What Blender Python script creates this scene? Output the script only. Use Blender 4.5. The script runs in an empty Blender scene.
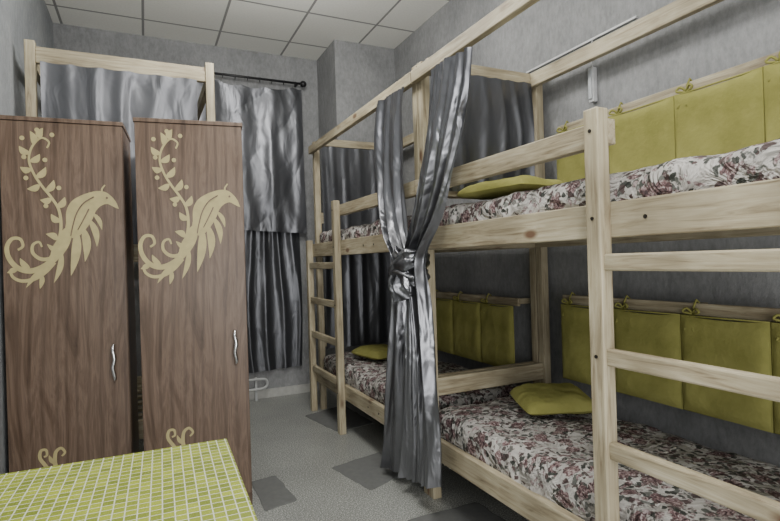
import bpy, bmesh, math, random
from mathutils import Vector, Matrix, noise
random.seed(4)
S = bpy.context.scene
COL = S.collection
V = Vector
# ------------------------------------------------------------------ camera model
FPX = 519.0; YAW = math.radians(25.3); ROLL = math.radians(1.7); EYE = 1.26
Fv = V((math.sin(YAW), math.cos(YAW), 0)); Rv = V((math.cos(YAW), -math.sin(YAW), 0)); Zv = V((0, 0, 1))
CR = Rv*math.cos(ROLL) - Zv*math.sin(ROLL); CU = Rv*math.sin(ROLL) + Zv*math.cos(ROLL)
CP = V((0, 0, EYE))
def at(px, py, ax, val):
    d = Fv + CR*((px-390)/FPX) + CU*((260.5-py)/FPX)
    i = 'xyz'.index(ax)
    t = (val-CP[i])/d[i]
    return CP + d*t
cam = bpy.data.cameras.new('camera'); cam.lens = FPX/780*36; cam.sensor_width = 36; cam.clip_start = 0.02
co = bpy.data.objects.new('camera', cam); COL.objects.link(co)
m3 = Matrix((CR, CU, -Fv)).transposed()
co.matrix_world = Matrix.Translation(CP) @ m3.to_4x4()
S.camera = co

# ------------------------------------------------------------------ materials
def newmat(name):
    m = bpy.data.materials.new(name); m.use_nodes = True
    nt = m.node_tree; b = nt.nodes['Principled BSDF']
    return m, nt, b
def coords(nt, scale=(1, 1, 1), loc=(0, 0, 0), rot=(0, 0, 0)):
    tc = nt.nodes.new('ShaderNodeTexCoord'); mp = nt.nodes.new('ShaderNodeMapping')
    mp.inputs['Scale'].default_value = scale; mp.inputs['Location'].default_value = loc; mp.inputs['Rotation'].default_value = rot
    nt.links.new(tc.outputs['Object'], mp.inputs['Vector']); return mp.outputs['Vector']
def ramp(nt, fac, stops):
    r = nt.nodes.new('ShaderNodeValToRGB'); e = r.color_ramp.elements
    while len(e) < len(stops): e.new(0.5)
    for i, (p, c) in enumerate(stops):
        e[i].position = p; e[i].color = (c[0], c[1], c[2], 1)
    nt.links.new(fac, r.inputs['Fac']); return r.outputs['Color']
def mix(nt, fac, a, b, mode='MIX'):
    n = nt.nodes.new('ShaderNodeMix'); n.data_type = 'RGBA'; n.blend_type = mode
    for val, sock in ((fac, n.inputs[0]), (a, n.inputs[6]), (b, n.inputs[7])):
        if hasattr(val, 'links'): nt.links.new(val, sock)
        elif isinstance(val, (int, float)): sock.default_value = val
        else: sock.default_value = (val[0], val[1], val[2], 1)
    return n.outputs[2]
def bump(nt, b, h, strength=.3, dist=.01):
    n = nt.nodes.new('ShaderNodeBump'); n.inputs['Strength'].default_value = strength; n.inputs['Distance'].default_value = dist
    nt.links.new(h, n.inputs['Height']); nt.links.new(n.outputs['Normal'], b.inputs['Normal'])
def noise_n(nt, vec, scale, detail=4, rough=.5, dist=0):
    n = nt.nodes.new('ShaderNodeTexNoise'); n.inputs['Scale'].default_value = scale; n.inputs['Detail'].default_value = detail
    n.inputs['Roughness'].default_value = rough; n.inputs['Distortion'].default_value = dist
    nt.links.new(vec, n.inputs['Vector']); return n.outputs['Fac']
def plain(name, col, rough=.5, metal=0):
    m, nt, b = newmat(name); b.inputs['Base Color'].default_value = (*col, 1)
    b.inputs['Roughness'].default_value = rough; b.inputs['Metallic'].default_value = metal
    v = coords(nt); f = noise_n(nt, v, 25)
    nt.links.new(ramp(nt, f, [(.3, [c*.88 for c in col]), (.7, [min(1, c*1.08) for c in col])]), b.inputs['Base Color'])
    return m
def pine(name, ax):
    m, nt, b = newmat(name)
    sc = [16, 16, 16]; sc['xyz'.index(ax)] = 1.1
    v = coords(nt, tuple(sc))
    f = noise_n(nt, v, 3.4, 6, .65, .9)
    c = ramp(nt, f, [(.28, (.19, .145, .085)), (.48, (.385, .335, .225)), (.72, (.53, .48, .355))])
    sk = [7, 7, 7]; sk['xyz'.index(ax)] = 3.2
    v2 = coords(nt, tuple(sk)); vo = nt.nodes.new('ShaderNodeTexVoronoi'); vo.inputs['Scale'].default_value = 1.0
    nt.links.new(v2, vo.inputs['Vector'])
    k = ramp(nt, vo.outputs['Distance'], [(.07, (1, 1, 1)), (.15, (0, 0, 0))])
    c2 = mix(nt, k, c, (.14, .08, .045))
    v3 = coords(nt); g = noise_n(nt, v3, 3.3, 3)
    c3 = mix(nt, .65, c2, ramp(nt, g, [(.35, (.48, .46, .43)), (.65, (1, 1, 1))]), 'MULTIPLY')
    nt.links.new(c3, b.inputs['Base Color']); b.inputs['Roughness'].default_value = .6
    bump(nt, b, f, .2, .004); return m
PX, PY, PZ = pine('pine_x', 'x'), pine('pine_y', 'y'), pine('pine_z', 'z')
def walnut(name):
    m, nt, b = newmat(name)
    v = coords(nt, (6, 6, .7)); f = noise_n(nt, v, 2.0, 6, .6, 2.0)
    c = ramp(nt, f, [(.25, (.06, .037, .024)), (.40, (.125, .081, .055)), (.52, (.175, .12, .086)), (.62, (.125, .082, .057)), (.82, (.22, .155, .113))])
    wv = nt.nodes.new('ShaderNodeTexWave'); wv.wave_type = 'BANDS'; wv.bands_direction = 'X'
    wv.inputs['Scale'].default_value = 1.9; wv.inputs['Distortion'].default_value = 13; wv.inputs['Detail'].default_value = 3; wv.inputs['Detail Scale'].default_value = .5
    nt.links.new(coords(nt, (3, 3, .5)), wv.inputs['Vector'])
    c = mix(nt, .5, c, ramp(nt, wv.outputs['Fac'], [(.0, (.5, .47, .45)), (.35, (1, 1, 1))]), 'MULTIPLY')
    v2 = coords(nt, (120, 120, 3)); g = noise_n(nt, v2, 3, 3)
    c = mix(nt, .45, c, ramp(nt, g, [(.35, (.55, .55, .55)), (.6, (1, 1, 1))]), 'MULTIPLY')
    nt.links.new(c, b.inputs['Base Color']); b.inputs['Roughness'].default_value = .38
    b.inputs['Specular IOR Level'].default_value = .35
    return m
WAL = walnut('brown_wood')
def wallmat(name, c0, c1):
    m, nt, b = newmat(name); v = coords(nt)
    f = noise_n(nt, v, 1.8, 7, .7); v2 = coords(nt, (1, 1, .45)); g = noise_n(nt, v2, 38, 5, .75)
    c = ramp(nt, f, [(.34, c0), (.66, c1)])
    c = mix(nt, .65, c, ramp(nt, g, [(.36, (.62, .62, .62)), (.62, (1, 1, 1))]), 'MULTIPLY')
    nt.links.new(c, b.inputs['Base Color']); b.inputs['Roughness'].default_value = .65
    bump(nt, b, g, .55, .008); return m
WALLM = wallmat('grey_wall_paint', (.195, .20, .205), (.31, .315, .32))
WALLL = wallmat('pale_wall_paint', (.22, .236, .25), (.34, .353, .365))
def ceilmat():
    m, nt, b = newmat('ceiling_tiles'); v = coords(nt, loc=(.15+6, .25+6, 0))
    br = nt.nodes.new('ShaderNodeTexBrick'); br.offset = 0; br.squash = 1
    br.inputs['Color1'].default_value = (.95, .95, .89, 1); br.inputs['Color2'].default_value = (.91, .91, .86, 1); br.inputs['Mortar'].default_value = (.32, .32, .31, 1)
    br.inputs['Scale'].default_value = 1; br.inputs['Mortar Size'].default_value = .010; br.inputs['Brick Width'].default_value = .6; br.inputs['Row Height'].default_value = .6
    nt.links.new(v, br.inputs['Vector']); g = noise_n(nt, v, 60, 4, .7)
    c = mix(nt, .4, br.outputs['Color'], ramp(nt, g, [(.35, (.85, .85, .85)), (.6, (1, 1, 1))]), 'MULTIPLY')
    nt.links.new(c, b.inputs['Base Color']); b.inputs['Roughness'].default_value = .9; bump(nt, b, g, .2, .003); return m
def floormat():
    m, nt, b = newmat('speckled_linoleum'); v = coords(nt)
    f = noise_n(nt, v, 150, 1, .5); g = noise_n(nt, v, 1.8, 5, .6)
    c = ramp(nt, f, [(.30, (.07, .074, .068)), (.45, (.215, .222, .208)), (.56, (.285, .293, .275)), (.70, (.60, .61, .58))])
    c = mix(nt, .65, c, ramp(nt, g, [(.35, (.66, .66, .66)), (.65, (1, 1, 1))]), 'MULTIPLY')
    nt.links.new(c, b.inputs['Base Color']); b.inputs['Roughness'].default_value = .36; return m
def satin(name, dark, light, bs=.4, ro=.30, me=.8):
    m, nt, b = newmat(name); v = coords(nt, (1, 1, .3)); f = noise_n(nt, v, 4, 3)
    nt.links.new(ramp(nt, f, [(.3, dark), (.7, light)]), b.inputs['Base Color'])
    b.inputs['Metallic'].default_value = me; b.inputs['Roughness'].default_value = ro
    v2 = coords(nt, (1, 1, .45), rot=(.35, .3, 0)); g = noise_n(nt, v2, 8.5, 2, .5, 1.0); bump(nt, b, g, bs, .03); return m
SAT = satin('grey_satin', (.13, .133, .145), (.25, .255, .275), .55, .28, .85)
SATD = satin('dark_satin', (.075, .078, .086), (.135, .139, .152), .26, .36, .75)
SATM = satin('charcoal_satin', (.085, .088, .097), (.15, .154, .168), .26, .36, .75)
def floral():
    m, nt, b = newmat('floral_fabric'); v = coords(nt)
    nz = nt.nodes.new('ShaderNodeTexNoise'); nz.inputs['Scale'].default_value = 30; nz.inputs['Detail'].default_value = 3
    nt.links.new(v, nz.inputs['Vector'])
    va = nt.nodes.new('ShaderNodeVectorMath'); va.operation = 'MULTIPLY_ADD'
    nt.links.new(nz.outputs['Color'], va.inputs[0]); va.inputs[1].default_value = (.052, .052, .052); nt.links.new(v, va.inputs[2])
    def vor(scale, off=0):
        o = nt.nodes.new('ShaderNodeTexVoronoi'); o.inputs['Scale'].default_value = scale
        ad = nt.nodes.new('ShaderNodeVectorMath'); nt.links.new(va.outputs[0], ad.inputs[0]); ad.inputs[1].default_value = (off, off, off)
        nt.links.new(ad.outputs[0], o.inputs['Vector']); return o
    base = ramp(nt, noise_n(nt, v, 7, 3), [(.3, (.32, .305, .285)), (.7, (.50, .485, .46))])
    l = vor(42); lm = ramp(nt, l.outputs['Distance'], [(.47, (1, 1, 1)), (.54, (0, 0, 0))])
    lc = ramp(nt, l.outputs['Color'], [(.35, (.032, .036, .03)), (.5, (.13, .135, .122)), (.62, (.065, .042, .04))])
    fl = vor(12.5)
    near = ramp(nt, fl.outputs['Distance'], [(.68, (1, 1, 1)), (.74, (0, 0, 0))])
    c = mix(nt, mix(nt, 1.0, lm, near, 'MULTIPLY'), base, lc)
    f2 = vor(27, 3.3); m2 = ramp(nt, f2.outputs['Distance'], [(.25, (1, 1, 1)), (.29, (0, 0, 0))])
    petal = noise_n(nt, v, 58, 3, .6, 1.6)
    c = mix(nt, m2, c, ramp(nt, petal, [(.4, (.11, .065, .067)), (.6, (.36, .30, .295))]))
    fm = ramp(nt, fl.outputs['Distance'], [(.35, (1, 1, 1)), (.39, (0, 0, 0))])
    fc = ramp(nt, petal, [(.38, (.03, .015, .016)), (.48, (.12, .066, .068)), (.58, (.25, .18, .178)), (.66, (.44, .385, .37))])
    c = mix(nt, fm, c, fc)
    nt.links.new(c, b.inputs['Base Color']); b.inputs['Roughness'].default_value = .8
    g = noise_n(nt, v, 7, 4, .6, 1.2); bump(nt, b, g, 1.0, .08); return m
FLO = floral()
def yellow():
    m, nt, b = newmat('mustard_fabric'); v = coords(nt); f = noise_n(nt, v, 5, 4, .6)
    nt.links.new(ramp(nt, f, [(.3, (.215, .21, .062)), (.7, (.325, .315, .105))]), b.inputs['Base Color'])
    b.inputs['Roughness'].default_value = 1; b.inputs['Specular IOR Level'].default_value = .1
    bump(nt, b, noise_n(nt, v, 9, 4, .6), .5, .02); return m
YEL = yellow()
def mosaic():
    m, nt, b = newmat('mosaic_vinyl'); v = coords(nt, loc=(4.0, 4.0, 0))
    br = nt.nodes.new('ShaderNodeTexBrick'); br.offset = 0
    br.inputs['Color1'].default_value = (.31, .36, .04, 1); br.inputs['Color2'].default_value = (.16, .20, .024, 1); br.inputs['Mortar'].default_value = (.56, .58, .46, 1)
    br.inputs['Scale'].default_value = 1; br.inputs['Mortar Size'].default_value = .0014; br.inputs['Brick Width'].default_value = .024; br.inputs['Row Height'].default_value = .024
    nt.links.new(v, br.inputs['Vector']); nt.links.new(br.outputs['Color'], b.inputs['Base Color']); b.inputs['Roughness'].default_value = .45
    b.inputs['Specular IOR Level'].default_value = .3
    bump(nt, b, br.outputs['Fac'], -.25, .002); return m
MOS = mosaic()
GOLD = plain('pale_gold_inlay', (.44, .375, .175), .5)
CHR = plain('chrome', (.75, .75, .76), .2, 1)
BLK = plain('black_metal', (.02, .02, .022), .4, .3)
WHT = plain('white_plastic', (.50, .51, .52), .4)
PIPM = plain('pipe_paint', (.42, .43, .43), .45)
MATM = plain('dark_grey_mat', (.11, .113, .11), .95)
BASE = plain('pale_skirting', (.40, .40, .38), .5)
TBR = plain('table_green_edge', (.22, .26, .04), .4)
BOLT = plain('dark_bolt', (.05, .045, .04), .4, .8)

# ------------------------------------------------------------------ mesh helpers
ORG = {}
def root(name, label, cat, loc, group=None):
    o = bpy.data.objects.new(name, None); COL.objects.link(o); o.location = loc; o.empty_display_size = .1
    o['label'] = label; o['category'] = cat
    if group: o['group'] = group
    ORG[o.name] = V(loc); return o
def tag(o, label, cat, group=None):
    o['label'] = label; o['category'] = cat
    if group: o['group'] = group
    return o
def catmull(P, t):
    n = len(P)-1; x = max(0, min(n-1e-6, t*n)); i = int(x); f = x-i
    p0 = P[max(i-1, 0)]; p1 = P[i]; p2 = P[i+1]; p3 = P[min(i+2, n)]
    return .5*((2*p1)+(p2-p0)*f+(2*p0-5*p1+4*p2-p3)*f*f+(3*p1-p0-3*p2+p3)*f**3)
class MB:
    def __init__(s): s.v = []; s.f = []
    def box(s, x0, x1, y0, y1, z0, z1):
        b = len(s.v)
        for z in (z0, z1):
            for x, y in ((x0, y0), (x1, y0), (x1, y1), (x0, y1)): s.v.append(V((x, y, z)))
        for q in ((3, 2, 1, 0), (4, 5, 6, 7), (0, 1, 5, 4), (1, 2, 6, 5), (2, 3, 7, 6), (3, 0, 4, 7)): s.f.append([b+i for i in q])
        return s
    def grid(s, fn, nu, nv, closeu=False):
        b = len(s.v)
        for j in range(nv+1):
            for i in range(nu+(0 if closeu else 1)): s.v.append(V(fn(i/nu, j/nv)))
        w = nu if closeu else nu+1
        for j in range(nv):
            for i in range(nu):
                i2 = (i+1) % w
                s.f.append([b+j*w+i, b+j*w+i2, b+(j+1)*w+i2, b+(j+1)*w+i])
        return s
    def tube(s, pts, r, n=8, closed=False, steps=None):
        pts = [V(p) for p in pts]; N = len(pts); b = len(s.v); pn = None
        for k, p in enumerate(pts):
            if closed: d = pts[(k+1) % N]-pts[(k-1) % N]
            else: d = pts[min(k+1, N-1)]-pts[max(k-1, 0)]
            d.normalize()
            if pn is None: a = d.orthogonal().normalized()
            else:
                a = pn-d*pn.dot(d); a.normalize()
            pn = a; c = d.cross(a); rr = r[k] if isinstance(r, (list, tuple)) else r
            for i in range(n):
                th = 2*math.pi*i/n; s.v.append(p+(a*math.cos(th)+c*math.sin(th))*rr)
        for k in range(N if closed else N-1):
            k2 = (k+1) % N
            for i in range(n):
                j = (i+1) % n; s.f.append([b+k*n+i, b+k*n+j, b+k2*n+j, b+k2*n+i])
        if not closed:
            s.f.append([b+i for i in range(n)][::-1]); s.f.append([b+(N-1)*n+i for i in range(n)])
        return s
    def soft(s, x0, x1, y0, y1, z0, z1, r, step=.05, amp=.0, fr=4, seed=0):
        lo = V((x0, y0, z0)); hi = V((x1, y1, z1)); b0 = len(s.v); bm = bmesh.new()
        dims = hi-lo; n = [max(3, int(round(d/step))) for d in dims]
        for ax in range(3):
            u, w = (ax+1) % 3, (ax+2) % 3
            for side in (0, 1):
                g = []
                for i in range(n[u]+1):
                    row = []
                    for j in range(n[w]+1):
                        p = V((0, 0, 0)); p[ax] = hi[ax] if side else lo[ax]
                        p[u] = lo[u]+dims[u]*i/n[u]; p[w] = lo[w]+dims[w]*j/n[w]; row.append(bm.verts.new(p))
                    g.append(row)
                for i in range(n[u]):
                    for j in range(n[w]):
                        q = [g[i][j], g[i+1][j], g[i+1][j+1], g[i][j+1]]
                        bm.faces.new(q if side else q[::-1])
        bmesh.ops.remove_doubles(bm, verts=bm.verts, dist=1e-5)
        bm.verts.index_update()
        for vt in bm.verts:
            p = vt.co.copy(); c = V([max(lo[k]+r, min(hi[k]-r, p[k])) for k in range(3)]); d = p-c
            if d.length > 1e-7: d.normalize(); p = c+d*r
            if amp and p.z > z0+.02:
                q = V((p.x*fr+seed, p.y*fr, p.z*fr*1.5))
                cr_ = 1-abs(noise.noise(q*1.9+V((5, 1, 2))))*2.6
                p += d*amp*(noise.noise(q)*1.4+1.0*max(0, cr_)**2)
            s.v.append(p)
        for fc in bm.faces: s.f.append([b0+v.index for v in fc.verts])
        bm.free(); return s
    def build(s, name, mat, parent=None, smooth=False, bevel=0, xf=None, local=False):
        vs = [xf @ p for p in s.v] if xf else s.v
        if parent is not None: o3 = V((0, 0, 0)) if local else ORG[parent.name]
        else:
            xs = [p.x for p in vs]; ys = [p.y for p in vs]; zs = [p.z for p in vs]
            o3 = V(((min(xs)+max(xs))/2, (min(ys)+max(ys))/2, min(zs)))
        me = bpy.data.meshes.new(name); me.from_pydata([tuple(p-o3) for p in vs], [], s.f); me.materials.append(mat)
        bm = bmesh.new(); bm.from_mesh(me)
        bmesh.ops.recalc_face_normals(bm, faces=bm.faces); bm.to_mesh(me); bm.free()
        if smooth:
            for p in me.polygons: p.use_smooth = True
        o = bpy.data.objects.new(name, me); COL.objects.link(o)
        if parent is not None: o.parent = parent
        else: o.location = o3
        ORG[o.name] = o3
        if bevel:
            md = o.modifiers.new('bevel', 'BEVEL'); md.width = bevel; md.segments = 2; md.limit_method = 'ANGLE'
        return o
def struct(o): o['kind'] = 'structure'; return o
def smoothpts(P, n): P = [V(p) for p in P]; return [catmull(P, i/n) for i in range(n+1)]

# ------------------------------------------------------------------ room
XL, XR, YB, YF, H = -.62, 2.20, 4.95, -1.3, 3.27
def sbox(name, mat, *a):
    o = MB().box(*a).build(name, mat); struct(o); return o
sbox('floor', floormat(), XL-.1, XR+.1, YF, YB+.1, -.1, 0)
sbox('ceiling', ceilmat(), XL-.1, XR+.1, YF, YB+.1, H, H+.1)
sbox('wall_left', WALLL, XL-.1, XL, YF, YB, 0, H)
sbox('wall_right', WALLM, XR, XR+.1, YF, YB, 0, H)
sbox('wall_back', WALLM, XL-.1, XR+.1, YB, YB+.1, 0, H)
sbox('wall_pillar', WALLM, 1.60, XR, 4.42, YB, 0, H)
sbox('baseboard_back', BASE, XL, 1.60, YB-.015, YB, 0, .08)
sbox('baseboard_pillar', BASE, 1.585, 1.60, 4.405, YB-.015, 0, .08)
sbox('baseboard_left', BASE, XL, XL+.012, YF, YB-.02, 0, .08)
sbox('baseboard_right', BASE, XR-.012, XR, YF, 4.40, 0, .08)

# ------------------------------------------------------------------ cloth sheets
def sheet(A, B, nrm, n, a0, a1, seed=0, nu=90, nv=50, hang=0, loose=0.0, fine=1.0, sag=0, swag=0):
    A = [V(p) for p in A]; B = [V(p) for p in B]; nrm = V(nrm)
    mb = MB()
    def fn(u, v):
        p = catmull(A, v).lerp(catmull(B, v), u); a = a0+(a1-a0)*min(1, v*1.6)
        uu = u+.10*noise.noise(V((u*1.7+seed, v*1.3, 3)))
        ph = 2*math.pi*n*(uu+.04*math.sin(4*u+seed)+.015*math.sin(3*v+seed*2))
        k = .5+1.2*abs(noise.noise(V((u*n*.6+seed, v*1.2, 8))))
        w = k*(math.sin(ph)+.25*math.sin(2*ph+1.1)+.10*fine*math.sin(3*ph+v*4))
        lw = 2.4*noise.noise(V((u*n*.75+v*.8+seed, v*1.1, seed)))+.9*noise.noise(V((u*n*1.9-v*1.6+seed, v*2.2, 4)))+.35*fine*noise.noise(V((u*n*3.2+v*5, v*5, seed)))
        if swag:
            s_ = v*7-2.2*(1-(2*u-1)**2)+u*3+1.5*noise.noise(V((u*2, v*2, seed)))
            lw += swag*(1-abs(math.sin(s_)))**2*(.4+abs(noise.noise(V((u*3, v*3, 2))))*2)
        w = w*(1-loose)+lw*loose
        q = p+nrm*a*w
        if hang: q.z -= hang*abs(math.sin(math.pi*(u*n*1.1+.3*noise.noise(V((u*4, seed, 0)))))) * max(0, 1-v*5)**2
        if sag: q.z -= sag*math.sin(math.pi*u)*max(0, 1-v*3)
        return q
    return mb.grid(fn, nu, nv)

# ------------------------------------------------------------------ bunk beds (right side)
FX0, FX1 = 1.30, 1.335
PO0, PO1 = 1.335, 1.385
WP0, WP1 = 2.105, 2.155
def bolt(par, x0, x1, y, z, r=.0065):
    MB().tube([(x0, y, z), (x1, y, z)], r, 10).build('bolt', BOLT, par)
def bunk(y0, y1, ladder_y, ladder_post, label, group, slab=True):
    r = root('bunk_bed', label, 'bunk bed', (1.73, (y0+y1)/2, 0), group)
    w = .05
    for ya in (y0, y1-w):
        MB().box(PO0, PO1, ya, ya+w, 0, 2.30).build('post', PZ, r, bevel=.004)
        MB().box(WP0, WP1, ya, ya+w, 0, 2.34).build('post', PZ, r, bevel=.004)
    MB().box(FX0, FX1, y0, y1, 2.195, 2.26).build('top_rail', PY, r, bevel=.004)
    MB().box(WP0-.035, WP0, y0, y1, 2.25, 2.33).build('top_rail', PY, r, bevel=.004)
    for ya in (y0+.008, y1-.042):
        MB().box(PO1, WP0-.036, ya, ya+.034, 2.265, 2.33).build('top_rail', PX, r, bevel=.004)
    for z0, z1 in ((1.31, 1.42), (.25, .355)):
        sr = MB().box(FX0, FX1, y0, y1, z0, z1).build('side_rail', PY, r, bevel=.004)
        for yy in (y1-.03, y0+.72, y0+.55): bolt(sr, FX0-.002, FX0+.004, yy, (z0+z1)/2)
        MB().box(WP0-.035, WP0, y0, y1, z0, z1).build('side_rail', PY, r, bevel=.004)
        for ya in (y0+.008, y1-.042):
            MB().box(PO1, WP0-.036, ya, ya+.034, z0, z1).build('end_rail', PX, r, bevel=.004)
            zz = z0+.285
            MB().box(PO1, WP0-.001, ya, ya+.03, zz, zz+.095).build('end_board', PX, r, bevel=.004)
        zs = z0+.05
        for k in range(9):
            yy = y0+.1+k*(y1-y0-.27)/8
            MB().box(FX1, WP0-.036, yy, yy+.07, zs, zs+.018).build('slat', PX, r)
    g0, g1 = (ladder_y, y1) if ladder_post < ladder_y else (y0, ladder_y)
    MB().box(FX0, FX1, g0-.02, g1, 1.60, 1.68).build('guard_rail', PY, r, bevel=.004)
    st = MB().box(1.25, 1.30, ladder_y-.025, ladder_y+.03, 0, 1.71).build('ladder_stile', PZ, r, bevel=.005)
    s2 = MB().box(1.25, 1.30, ladder_post-.025, ladder_post+.025, 0, 1.45).build('ladder_stile', PZ, r, bevel=.005)
    a, b = sorted((ladder_y, ladder_post))
    for z in (1.235, .945, .66, .37):
        MB().box(1.262, 1.293, a+.027, b-.022, z-.026, z+.026).build('rung', PY, st, bevel=.006)
    for z in (1.64, 1.37, .945, .30): bolt(st, 1.247, 1.252, ladder_y+.003, z, .006)
    return r
bunk(.48, 2.425, at(599, 256, 'x', 1.27).y, .53, 'near pine bunk bed with a wide ladder beside the tied satin curtain', 'pine bunk beds')
bunk(2.432, 4.33, at(336.5, 262, 'x', 1.27).y, 4.30, 'far pine bunk bed against the corner pillar, narrow ladder at its far end', 'pine bunk beds')

def mattress(y0, y1, z0, label, seed, h=.15):
    o = MB().soft(1.338, 2.058, y0+.055, y1-.055, z0, z0+h, .05, .03, .014, 5, seed).build('mattress', FLO, None, True)
    md = o.modifiers.new('sub', 'SUBSURF'); md.levels = 1; md.render_levels = 1
    tag(o, label, 'mattress', 'floral mattresses')
mattress(.48, 2.425, 1.378, 'floral-print mattress on the upper level of the near bunk bed', 1, .14)
mattress(.48, 2.425, .318, 'floral-print mattress on the lower level of the near bunk bed', 7, .165)
mattress(2.432, 4.29, 1.378, 'floral-print mattress on the upper level of the far bunk bed', 12, .135)
mattress(2.432, 4.29, .318, 'floral-print mattress on the lower level of the far bunk bed', 19, .165)

# ------------------------------------------------------------------ hanging cushions and their rails
def rail(y0, y1, z, label):
    r = root('hanging_rail', label, 'rail', (2.13, (y0+y1)/2, z), 'wooden cushion rails')
    MB().box(2.062, 2.082, y0, y1, z, z+.05).build('board', PY, r, bevel=.004)
    for yy in (y0+.04, (y0+y1)/2, y1-.08):
        MB().box(2.082, XR, yy, yy+.035, z+.008, z+.042).build('bracket', PX, r, bevel=.002)
def tie(r, y, z):
    mb = MB()
    mb.tube([(2.055, y, z-.02), (2.052, y, z+.035), (2.07, y, z+.064), (2.09, y, z+.05), (2.09, y, z-.005), (2.075, y, z-.02)], .0045, 6)
    for s in (-1, 1):
        mb.tube(smoothpts([(2.045, y, z+.01), (2.035, y+s*.02, z+.03), (2.032, y+s*.035, z+.015), (2.045, y, z+.006)], 10), .005, 6)
        mb.tube(smoothpts([(2.045, y, z+.005), (2.03, y+s*.008, z-.03), (2.015, y+s*.02, z-.06)], 6), [.005]*6+[.003], 6)
    mb.build('tie', YEL, r, True)
def hcush(y0, y1, z0, z1, label, group, seed, ties=(1,)):
    r = root('hanging_cushion', label, 'cushion', (2.03, (y0+y1)/2, z0), group)
    cy, cz = (y0+y1)/2, (z0+z1)/2; hy, hz = (y1-y0)/2-.005, (z1-z0)/2
    mb = MB()
    def side(sg):
        def fn(u, v):
            a, b = 2*u-1, 2*v-1
            t = ((1-abs(a)**7)*(1-abs(b)**7))**.5
            nn = noise.noise(V((a*1.5+seed, b*1.5, sg)))+.3*noise.noise(V((a*4+seed, b*4, sg)))
            return (2.033-sg*(.005+.014*t*(1+.5*nn)), cy+a*hy, cz+b*hz-.009*(1-a*a)*(b > 0)*b)
        return fn
    mb.grid(side(1), 24, 24).grid(side(-1), 24, 24)
    mb.tube([(2.033, cy-hy, cz-hz), (2.033, cy+hy, cz-hz), (2.033, cy+hy, cz+hz), (2.033, cy-hy, cz+hz)], .0055, 6, closed=True)
    mb.build('pad', YEL, r, True)
    for s in ties: tie(r, y1-.045 if s > 0 else y0+.02, z1)
nb = [2.15, 1.80, 1.455, 1.107, .76]
ords = ['farthest from the camera', 'second from the far end', 'third from the far end', 'nearest, at the right edge']
rail(.72, 2.17, 1.915, 'wooden rail holding yellow cushions above the upper near mattress')
rail(.72, 2.17, .995, 'wooden rail holding yellow cushions above the lower near mattress')
rail(2.545, 3.60, .955, 'short wooden rail holding yellow cushions over the far lower mattress')
for k in range(4):
    hcush(nb[k+1], nb[k], 1.55, 1.915, 'hanging yellow cushion above the upper near mattress, '+ords[k], 'hanging cushions, upper near bunk', k*3.1)
    hcush(nb[k+1], nb[k], .60, .995, 'hanging yellow cushion above the lower near mattress, '+ords[k], 'hanging cushions, lower near bunk', 20+k*3.1)
fb = [3.59, 3.245, 2.90, 2.555]
fo = ['left one beside the satin curtain', 'middle one of three', 'right one beside the wall-side post']
for k in range(3):
    hcush(fb[k+1], fb[k], .56, .955, 'hanging yellow cushion in the far lower bunk, '+fo[k], 'hanging cushions, far lower bunk', 40+k*2.2)

# ------------------------------------------------------------------ loose pillows
def pillow(c, hx, hy, hz, rz, tilt, label, seed):
    mb = MB()
    def side(sg):
        def fn(u, v):
            a, b = 2*u-1, 2*v-1
            t = max(0, (1-a**4)*(1-b**4))**.5
            nn = 1+.35*noise.noise(V((a*1.6+seed, b*1.6, sg)))+.12*noise.noise(V((a*5+seed, b*5, sg)))
            k = 1-.05*b*b*abs(a)**5; k2 = 1-.05*a*a*abs(b)**5      # slightly rounded corners
            hh = hz if sg > 0 else hz*.45
            return (a*hx*k, b*hy*k2, sg*hh*t*nn)
        return fn
    mb.grid(side(1), 30, 30).grid(side(-1), 30, 30)
    xf = Matrix.Translation(c) @ Matrix.Rotation(rz, 4, 'Z') @ Matrix.Rotation(tilt, 4, 'X')
    tag(mb.build('pillow', YEL, None, True, xf=xf), label, 'pillow', 'small yellow pillows')
pillow(V((1.79, 1.97, .548)), .178, .155, .058, -.36, math.radians(5), 'small yellow pillow on the lower near mattress', 2)
pillow(V((1.56, 1.95, 1.565)), .17, .22, .05, .15, 0, 'small yellow pillow on the upper near mattress behind the guard rail', 5)
pillow(V((1.66, 3.75, .532)), .16, .2, .055, .2, 0, 'small yellow pillow on the lower far mattress', 9)

# ------------------------------------------------------------------ tied curtains at the middle posts
def EX(pts, X): return [at(px, py, 'x', X) for px, py in pts]
XA, XB = 1.248, 1.222
A = EX([(376, 104), (374, 135), (374, 168), (377, 200), (384, 232), (394, 258), (390, 292), (388, 350), (384, 420), (380, 464)], XA)
B = EX([(404, 86), (403, 110), (402, 150), (402, 188), (405, 228), (410, 258), (411, 295), (413, 355), (413, 425), (411, 480)], XA)
cl = root('curtain', 'shiny grey satin curtain of the far bunk, gathered left of the middle post', 'curtain', (XA, 2.6, .1), 'tied satin curtains')
sheet(A, B, (1, 0, 0), 3.6, .024, .042, 1.0, 190, 150, loose=.46, fine=2.4).build('drape', SAT, cl, True)
A2 = EX([(430, 70), (427, 105), (422, 145), (417, 188), (410, 232), (405, 258), (405, 295), (409, 355), (408, 425), (406, 480)], XB)
B2 = EX([(470, 45), (466, 85), (459, 125), (449, 170), (438, 215), (425, 256), (429, 290), (434, 350), (438, 425), (439, 488)], XB)
cr = root('curtain', 'shiny grey satin curtain of the near bunk, tied in a knot at the middle post', 'curtain', (XB, 2.3, .1), 'tied satin curtains')
sheet(A2, B2, (1, 0, 0), 4.1, .028, .046, 3.3, 200, 150, loose=.46, fine=2.4).build('drape', SAT, cr, True)
kc = at(410, 266, 'x', 1.222)
kb = MB()
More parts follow.
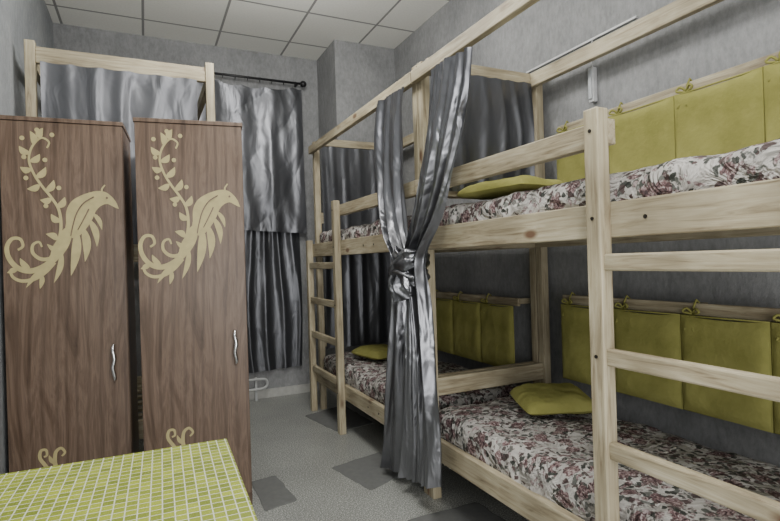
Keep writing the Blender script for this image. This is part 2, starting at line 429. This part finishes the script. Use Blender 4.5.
for k, (dz, tl_, ry, rx, hw) in enumerate([(.042, .34, .090, .066, .030), (.004, -.26, .102, .078, .033), (-.036, .30, .096, .072, .030), (.012, -.66, .088, .086, .023)]):
    def band(u, v, dz=dz, tl_=tl_, ry=ry, rx=rx, hw=hw, k=k):
        th = 2*math.pi*u; ps = 2*math.pi*v
        nr = V((-math.cos(th), math.sin(th), 0))
        wob = 1+.14*noise.noise(V((math.cos(th)*1.6+k, math.sin(th)*1.6, 3)))
        c_ = V((kc.x-rx*wob*math.cos(th), kc.y+ry*wob*math.sin(th), kc.z+dz+tl_*ry*math.sin(th)+.010*math.sin(3*th+k)))
        th_ = .014*(1+.5*noise.noise(V((math.cos(th)*2, math.sin(th)*2, k))))
        wv = hw*(1+.4*noise.noise(V((math.cos(th)*2+k, math.sin(th)*2, 1))))
        return c_+nr*th_*math.cos(ps)*(1+.4*math.cos(4*ps+2*th))+V((0, 0, 1))*wv*math.sin(ps)
    kb.grid(band, 72, 32, True)
kb.build('tie_back', SAT, cr, True)
ra = [kc+V((-.065, .070, -.02)), kc+V((-.072, .105, -.11)), kc+V((-.045, .105, -.20))]
rb = [kc+V((-.065, -.070, -.02)), kc+V((-.072, -.105, -.09)), kc+V((-.045, -.115, -.14))]
sheet(ra, rb, (1, 0, 0), 3.2, .016, .032, 7.1, 100, 40, loose=.35, fine=1.5).build('ruffle', SAT, cr, True)

# partition curtains
c = root('curtain', 'grey satin curtain hung across the end of the upper near bunk', 'curtain', (1.72, 2.37, 1.58), 'end curtains')
sheet([(1.395, 2.366, 2.268), (1.395, 2.362, 2.0), (1.395, 2.362, 1.62)], [(2.06, 2.366, 2.268), (2.06, 2.362, 2.0), (2.05, 2.362, 1.62)], (0, 1, 0), 6, .008, .014, 2, 150, 60, .006, loose=.4, fine=.4).build('drape', SATD, c, True)
c = root('curtain', 'long grey satin curtain closing the far end of the far bunk bed', 'curtain', (1.72, 4.28, .5), 'end curtains')
sheet([(1.395, 4.268, 2.262), (1.395, 4.263, 1.4), (1.395, 4.268, .52)], [(2.06, 4.268, 2.262), (2.06, 4.263, 1.4), (2.06, 4.268, .52)], (0, 1, 0), 5, .009, .015, 5, 130, 60, .006, loose=.4, fine=.4).build('drape', SATD, c, True)

# ------------------------------------------------------------------ back wall curtains and rod
YC = 4.86
rr = root('curtain_rod', 'thin black curtain rod with a ball finial high on the back wall', 'curtain rod', (.9, YC, 2.98))
MB().tube([(.30, YC, 2.985), (1.40, YC, 2.985)], .011, 12).build('rod', BLK, rr, True)
fb_ = MB(); fb_.tube(smoothpts([(1.40, YC, 2.985), (1.41, YC, 2.985), (1.43, YC, 2.985), (1.45, YC, 2.985), (1.46, YC, 2.985)], 8), [.011, .02, .026, .03, .03, .028, .022, .014, .004], 14)
fb_.build('finial', BLK, rr, True)
for x in (.40, 1.37): MB().box(x-.008, x+.008, YC+.01, YB, 2.975, 2.995).build('bracket', BLK, rr)
for k in range(9):
    x = .46+k*.111
    MB().tube([(x+.004*math.sin(a*.6), YC+.02*math.cos(a*math.pi/6), 2.975+.021*math.sin(a*math.pi/6)) for a in range(12)], .003, 6, closed=True).build('ring', BLK, rr, True)
c = root('curtain', 'wide grey satin curtain on the black rod covering the back wall', 'curtain', (.93, YC, 1.54))
sheet([(.42, YC, 2.955), (.42, YC, 2.3), (.42, YC-.01, 1.60)], [(1.41, YC, 2.95), (1.41, YC, 2.3), (1.42, YC-.01, 1.545)], (0, 1, 0), 4.2, .014, .022, 8, 170, 130, .02, loose=.6, fine=.5, sag=.04, swag=.5).build('drape', SATM, c, True)
c = root('curtain', 'narrow dark satin curtain hanging below the wide curtain on the back wall', 'curtain', (1.08, 4.91, .24))
sheet([(.62, 4.916, 1.75), (.62, 4.916, 1.0), (.66, 4.916, .25)], [(1.36, 4.916, 1.75), (1.37, 4.916, 1.0), (1.35, 4.916, .27)], (0, 1, 0), 5, .014, .020, 11, 150, 80, loose=.25, fine=.5).build('drape', SATD, c, True)

hp = root('heating_pipe', 'pale bent heating pipe low on the back wall under the dark curtain', 'pipe', (.75, 4.86, 0))
MB().tube(smoothpts([(.2, 4.86, .20), (.6, 4.86, .20), (.92, 4.86, .20), (.985, 4.86, .19), (1.0, 4.86, .155), (.98, 4.86, .12), (.9, 4.86, .11), (.55, 4.86, .11), (.2, 4.86, .11)], 50), .012, 10).build('pipe', PIPM, hp, True)
for x in (.5, .9): MB().box(x-.01, x+.01, 4.873, 4.887, 0, .215).build('bracket', PIPM, hp)

# ------------------------------------------------------------------ wall light and cable duct
du = MB().box(XR-.012, XR, at(636, 17, 'x', 2.19).y, 2.56, 2.403, 2.415).build('cable_duct', WHT, None, bevel=.002)
tag(du, 'thin pale cable duct along the right wall above the upper bunk', 'cable duct')
ly = at(591, 90, 'x', 2.17).y
wl = root('wall_lamp', 'slim pale vertical lamp on the right wall under the cable duct', 'lamp', (2.18, ly, 2.08))
MB().box(2.168, XR, ly-.018, ly+.018, 2.07, 2.255).build('lamp_body', WHT, wl, bevel=.006)
MB().box(2.160, 2.169, ly-.012, ly+.012, 2.085, 2.24).build('diffuser', plain('frosted', (.40, .42, .44), .3), wl, bevel=.004)
MB().tube(smoothpts([(2.185, ly, 2.255), (2.185, ly+.01, 2.33), (2.19, ly, 2.403)], 8), .004, 6).build('cable', WHT, wl, True)

# ------------------------------------------------------------------ wardrobes
def stroke(mb, pts, w, y, n=40):
    P = smoothpts([(p[0], 0, p[1]) for p in pts], n); b = len(mb.v)
    for i, p in enumerate(P):
        d = (P[min(i+1, n)]-P[max(i-1, 0)]).normalized(); q = V((-d.z, 0, d.x))
        t = i/n; ww = w*(.25+.75*math.sin(math.pi*min(1, max(0, t)))**.6) if not isinstance(w, tuple) else w[0]+(w[1]-w[0])*t
        for s in (1, -1):
            r = p+q*ww*.5*s; mb.v.append(V((r.x, y, r.z)))
    for i in range(n): mb.f.append([b+2*i, b+2*i+1, b+2*i+3, b+2*i+2])
def leaf(mb, p0, p1, w, y, bend=0):
    n = 14; a = V((p0[0], 0, p0[1])); c = V((p1[0], 0, p1[1])); d = c-a; q = V((-d.z, 0, d.x)).normalized(); b = len(mb.v)
    for i in range(n+1):
        t = i/n; p = a+d*t+q*bend*math.sin(math.pi*t); ww = w*math.sin(math.pi*t**.8)**.9 if 0 < t < 1 else .0001
        mb.v.append(V((p.x, y, p.z))+q*ww*.5); mb.v.append(V((p.x, y, p.z))-q*ww*.5)
    for i in range(n): mb.f.append([b+2*i, b+2*i+1, b+2*i+3, b+2*i+2])
def dot(mb, p, r, y):
    b = len(mb.v)
    for i in range(14): mb.v.append(V((p[0]+r*math.cos(i*math.pi/7), y, p[1]+r*1.05*math.sin(i*math.pi/7))))
    mb.f.append([b+i for i in range(14)])
def wardrobe(Apt, Bpt, label):
    Apt = V((*Apt, 0)); Bpt = V((*Bpt, 0)); w = (Bpt-Apt).length; th = math.atan2(Bpt.y-Apt.y, Bpt.x-Apt.x)
    r = root('wardrobe', label, 'wardrobe', (0, 0, 0), 'ornamented wardrobes'); d = .37; h = 2.0
    hw = w/2; Mx = Matrix.Translation((Apt+Bpt)/2) @ Matrix.Rotation(th, 4, 'Z') @ Matrix.Translation(V((0, d/2, 0)))
    body = MB().box(-hw, -hw+.018, -d/2+.02, d/2, 0, h-.02).box(hw-.018, hw, -d/2+.02, d/2, 0, h-.02).box(-hw+.018, hw-.018, d/2-.01, d/2, .05, h-.02).box(-hw+.018, hw-.018, -d/2+.04, -d/2+.056, 0, .07).box(-hw+.018, hw-.018, -d/2+.02, d/2-.01, .07, .088).box(-hw+.018, hw-.018, -d/2+.03, d/2-.01, 1.7, 1.716)
    body.build('body', WAL, r, bevel=.0015)
    MB().box(-hw-.004, hw+.004, -d/2-.003, d/2, h-.02, h).build('top_panel', WAL, r, bevel=.002)
    dr = MB().box(-hw+.002, hw-.002, -d/2, -d/2+.018, .075, h-.023).build('door', WAL, r, bevel=.0015)
    return r, dr, Mx, Mx.inverted(), d, hw
def handle(dr, d, x, z0, z1):
    mb = MB(); y = -d/2
    mb.tube(smoothpts([(x, y, z1), (x, y-.012, z1+.002), (x-.003, y-.028, z1-.02), (x+.004, y-.032, (z0+z1)/2+.02), (x-.004, y-.032, (z0+z1)/2-.02), (x+.003, y-.028, z0+.02), (x, y-.012, z0-.002), (x, y, z0)], 30), [.006+.004*abs(math.sin(i/30*math.pi*1.0)) for i in range(31)], 10)
    mb.build('handle', CHR, dr, True)
WL = wardrobe((-.605, 2.985), (-.085, 2.945), 'left brown wardrobe with pale gold bird ornament, against the left wall')
WR = wardrobe((-.030, 2.830), (.475, 2.765), 'right brown wardrobe with pale gold bird ornament, standing slightly forward')
def door_uv(W, px, py):
    r, dr, Mx, Mi, d, hw = W
    dd = Fv+CR*((px-390)/FPX)+CU*((260.5-py)/FPX)
    o = Mi @ CP; dl = Mi.to_3x3() @ dd; t = (-d/2-o.y)/dl.y; p = o+dl*t; return (p.x, p.z)
T = lambda pts: [door_uv(WL, *p) for p in pts]
d = WL[4]; mb = MB(); y = [-d/2-.0008]
def ny(): y[0] -= .00005; return y[0]
def ST(pts, w, n=40): stroke(mb, T(pts), (w[0]*.0043, w[1]*.0043) if isinstance(w, tuple) else w*.0043, ny(), n)
def LF(a, b_, w, bend=0): a, b_ = T([a, b_]); leaf(mb, a, b_, w*.0043, ny(), bend*.0043)
def DT(p, r): dot(mb, T([p])[0], r*.0043, ny())
def PG(pts, k=6):
    P = smoothpts([(q[0], 0, q[1]) for q in T(pts+[pts[0]])], len(pts)*k)[:-1]; yy = ny(); b0 = len(mb.v)
    for p in P: mb.v.append(V((p.x, yy, p.z)))
    mb.f.append(list(range(b0, b0+len(P))))
# bird: smooth round head with a small beak to the right, curved breast, leaf-like tail scrolls
PG([(119, 209), (116, 202), (111, 196), (105, 192), (97, 191), (88, 193), (80, 196), (72, 201), (67, 209), (66, 219), (67, 230), (72, 238), (79, 236), (86, 229), (92, 220), (96, 211), (101, 206), (107, 204), (112, 206), (116, 208)])
ST([(102, 193), (102, 189), (105, 185)], (2.2, 1.4), 10)
LF((71, 228), (60, 262), 9.5, -3); LF((77, 230), (71, 276), 9.5, 2); LF((83, 227), (85, 262), 8.5, 3); LF((89, 219), (97, 247), 7, 3)
LF((67, 232), (50, 268), 7, -3); LF((62, 252), (54, 283), 6, 2); LF((93, 213), (102, 230), 5, 2)
ST([(70, 224), (66, 243), (57, 256), (45, 266), (31, 271), (18, 268), (9, 258), (7, 247), (12, 239), (20, 239), (23, 246), (18, 250)], (8, 2.2), 80)
ST([(62, 250), (52, 258), (41, 259), (33, 253), (33, 245), (39, 242), (42, 247)], (5, 1.8))
ST([(54, 262), (45, 272), (34, 279), (22, 281), (13, 277), (11, 270), (16, 268)], (5.5, 1.8)); LF((50, 268), (26, 288), 6, -3); LF((42, 274), (40, 289), 5, 1)
LF((30, 269), (20, 258), 6, 1.5); LF((18, 267), (7, 273), 5.5, 1); LF((60, 252), (47, 244), 5.5, 1)
SP = [(48, 262), (57, 246), (61, 228), (59, 210), (51, 197), (42, 186), (34, 174), (29, 160), (32, 147), (41, 138), (49, 142), (47, 148)]
ST(SP, (3.4, 1.8), 70)
for i, (q, a) in enumerate([((60, 236), (70, 224)), ((61, 222), (51, 214)), ((57, 208), (65, 197)), ((52, 199), (40, 200)), ((46, 192), (54, 180)), ((40, 185), (27, 189)), ((36, 178), (46, 167)), ((32, 170), (20, 167)), ((30, 162), (40, 154)), ((30, 154), (19, 146)), ((34, 145), (30, 131)), ((40, 139), (43, 128)), ((58, 240), (46, 234))]):
    LF(q, a, 7, 2 if i % 2 else -2)
for q in ((26, 178), (24, 157), (45, 160), (59, 188), (46, 206), (40, 176), (22, 138), (52, 135), (37, 130)): DT(q, 2.4)
orn = mb
main = mb; mb = MB(); y[0] = -d/2-.0045
ST([(94, 197), (84, 203), (77, 213), (73, 226), (71, 236)], (1.4, 1.0), 30); ST([(89, 209), (84, 219), (78, 230)], (1.3, .9), 20); DT((107, 198), 1.2)
eng = mb; mb = main
for W in (WL, WR):
    m = MB(); m.v = list(orn.v); m.f = list(orn.f); oo = m.build('ornament', GOLD, W[1])
    m = MB(); m.v = list(eng.v); m.f = list(eng.f); m.build('ornament_cutout', WAL, W[1])
for W, (cx, cy) in ((WL, (52, 470)), (WR, (180, 450))):
    U = lambda pts: [door_uv(W, cx+a, cy+b) for a, b in pts]
    mb2 = MB(); yy = -W[4]/2-.001
    stroke(mb2, U([(2, 10), (-2, 2), (-7, -5), (-12, -12), (-11, -19), (-6, -20), (-5, -15), (-8, -13)]), (.020, .008), yy, 50)
    stroke(mb2, U([(2, 10), (4, 0), (3, -9), (4, -18), (9, -22), (13, -18), (10, -14)]), (.022, .008), yy-.0001, 50)
    for k, (a, b_) in enumerate([((-3, 1), (-13, 0)), ((3, -6), (-3, -15)), ((5, 2), (14, -6)), ((0, 8), (12, 6)), ((-1, 6), (-12, 9))]):
        p, q = U([a, b_]); leaf(mb2, p, q, .018, yy-.0002-.0001*k, .004)
    p0 = U([(2, 10)])[0]; stroke(mb2, [p0, (p0[0]-.03, p0[1]-.12), (p0[0]+.05, p0[1]-.3), (p0[0], p0[1]-.42)], .03, yy-.0015)
    mb2.build('lower_ornament', GOLD, W[1])
uL = door_uv(WL, 114, 345); uL2 = door_uv(WL, 114, 380); handle(WL[1], WL[4], uL[0], uL2[1], uL[1])
uR = door_uv(WR, 235, 331); uR2 = door_uv(WR, 235, 363); handle(WR[1], WR[4], uR[0], uR2[1], uR[1])
for W in (WL, WR): W[0].matrix_world = W[2]

# ------------------------------------------------------------------ left bunk behind the wardrobes
y0, y1 = 3.40, 4.82; xl, xr = -.565, .425
b3 = root('bunk_bed', 'tall pine bunk bed standing behind the two wardrobes on the left', 'bunk bed', ((xl+xr)/2, (y0+y1)/2, 0), 'pine bunk beds')
for xx in (xl, xr-.05):
    for yy in (y0, y1-.05): MB().box(xx, xx+.05, yy, yy+.05, 0, 2.53).build('post', PZ, b3, bevel=.004)
    MB().box(xx+.008, xx+.042, y0+.05, y1-.05, 2.40, 2.47).build('top_rail', PY, b3, bevel=.004)
    for z0 in (.25, 1.31): MB().box(xx+.008, xx+.042, y0+.05, y1-.05, z0, z0+.11).build('side_rail', PY, b3, bevel=.004)
for yy in (y0+.008, y1-.042):
    MB().box(xl+.05, xr-.05, yy, yy+.034, 2.41, 2.50).build('top_rail', PX, b3, bevel=.004)
    for z0 in (.25, 1.31): MB().box(xl+.05, xr-.05, yy, yy+.034, z0, z0+.11).build('end_rail', PX, b3, bevel=.004)
for z0 in (.30, 1.36):
    for k in range(7): MB().box(xl+.043, xr-.043, y0+.1+k*.18, y0+.17+k*.18, z0, z0+.018).build('slat', PX, b3)
c = root('curtain', 'dark grey satin curtain across the top of the bunk behind the wardrobes', 'curtain', (-.1, 3.385, 1.4))
sheet([(-.49, 3.386, 2.415), (-.49, 3.386, 2.0), (-.49, 3.386, 1.4)], [(.32, 3.386, 2.412), (.32, 3.386, 2.0), (.32, 3.386, 1.4)], (0, 1, 0), 5, .007, .010, 6, 150, 70, .006, loose=.45, fine=.5, swag=.3).build('drape', SATM, c, True)

# ------------------------------------------------------------------ table with mosaic top
tl = root('table', 'table with a yellow-green mosaic grid top in the lower left foreground', 'table', (-.18, 1.2, 0))
tx0, tx1, ty0, ty1 = -.40, .375, -.42, .41
MB().box(tx0, tx1, ty0, ty1, .728, .75).build('tabletop', MOS, tl, bevel=.004, local=True)
MB().box(tx0+.04, tx1-.04, ty0+.04, ty0+.06, .65, .728).box(tx0+.04, tx1-.04, ty1-.06, ty1-.04, .65, .728).box(tx0+.04, tx0+.06, ty0+.06, ty1-.06, .65, .728).box(tx1-.06, tx1-.04, ty0+.06, ty1-.06, .65, .728).build('apron', TBR, tl, local=True)
for sx in (tx0+.03, tx1-.07):
    for sy in (ty0+.03, ty1-.07):
        MB().box(sx, sx+.04, sy, sy+.04, 0, .728).build('leg', TBR, tl, bevel=.004, local=True)
tl.rotation_euler.z = math.radians(-1.5)

# ------------------------------------------------------------------ floor mats
def fmat(pts, label, seed):
    C = sum((V((p.x, p.y, 0)) for p in pts), V((0, 0, 0)))/4; out = []
    for k in range(4):
        a = V((pts[k].x, pts[k].y, 0)); b = V((pts[(k+1) % 4].x, pts[(k+1) % 4].y, 0))
        for j in range(12):
            p = a.lerp(b, (j+.5)/12 if j else .04)
            p += (p-C).normalized()*.010*noise.noise(V((p.x*14+seed, p.y*14, 0))); out.append(p)
    mb = MB(); N = len(out)
    for z, s in ((0, 1), (.002, 1), (.004, .975)):
        for p in out: q = C+(p-C)*s; mb.v.append(V((q.x, q.y, z)))
    for l in range(2):
        for i in range(N): j = (i+1) % N; mb.f.append([l*N+i, l*N+j, (l+1)*N+j, (l+1)*N+i])
    mb.f.append(list(range(N))[::-1]); mb.f.append([2*N+i for i in range(N)])
    tag(mb.build('floor_mat', MATM, None), label, 'mat', 'dark floor mats')
fl = lambda *q: [at(a, b, 'z', 0) for a, b in q]
fmat(fl((304, 416), (343, 405), (374, 423), (337, 432)), 'dark grey floor mat beside the foot of the far bunk ladder', 1)
fmat(fl((331, 468), (380, 452), (404, 474), (371, 491)), 'dark grey floor mat by the hem of the tied curtain', 2)
fmat([V((.52, 2.68, 0)), V((.70, 2.72, 0)), V((.67, 3.10, 0)), V((.52, 3.08, 0))], 'dark grey floor mat beside the right wardrobe', 3)
fmat([V((1.10, 1.85, 0)), V((1.52, 1.85, 0)), V((1.52, 2.25, 0)), V((1.10, 2.25, 0))], 'dark grey floor mat under the near bunk bed', 4)

# ------------------------------------------------------------------ light
def area(loc, sx, sy, e, rot=(0, 0, 0), col=(1, .98, .94)):
    l = bpy.data.lights.new('ceiling_or_fill_light', 'AREA'); l.shape = 'RECTANGLE'; l.size = sx; l.size_y = sy; l.energy = e; l.color = col
    o = bpy.data.objects.new('ceiling_or_fill_light', l); COL.objects.link(o); o.location = loc; o.rotation_euler = rot
area((.7, .3, 3.2), .6, .6, 32)
area((.6, 2.4, 3.22), .6, .6, 28)
area((.2, -1.1, 1.1), 1.6, 1.8, 66, (math.radians(90), 0, math.radians(-14)), (1, .99, .97))  # added fill light behind the camera, no lamp hangs there
def fill_point(loc, e):  # added out-of-view point lights that brighten the ceiling, no real pendants
    pl = bpy.data.lights.new('ceiling_fill', 'POINT'); pl.energy = e; pl.shadow_soft_size = .12; pl.color = (1, .98, .94)
    po = bpy.data.objects.new('ceiling_fill', pl); COL.objects.link(po); po.location = loc
fill_point((.5, 1.0, 2.75), 30)
fill_point((.75, 3.0, 3.0), 42)
w = bpy.data.worlds.new('world'); S.world = w; w.use_nodes = True
w.node_tree.nodes['Background'].inputs['Color'].default_value = (1, .995, .98, 1); w.node_tree.nodes['Background'].inputs['Strength'].default_value = .9
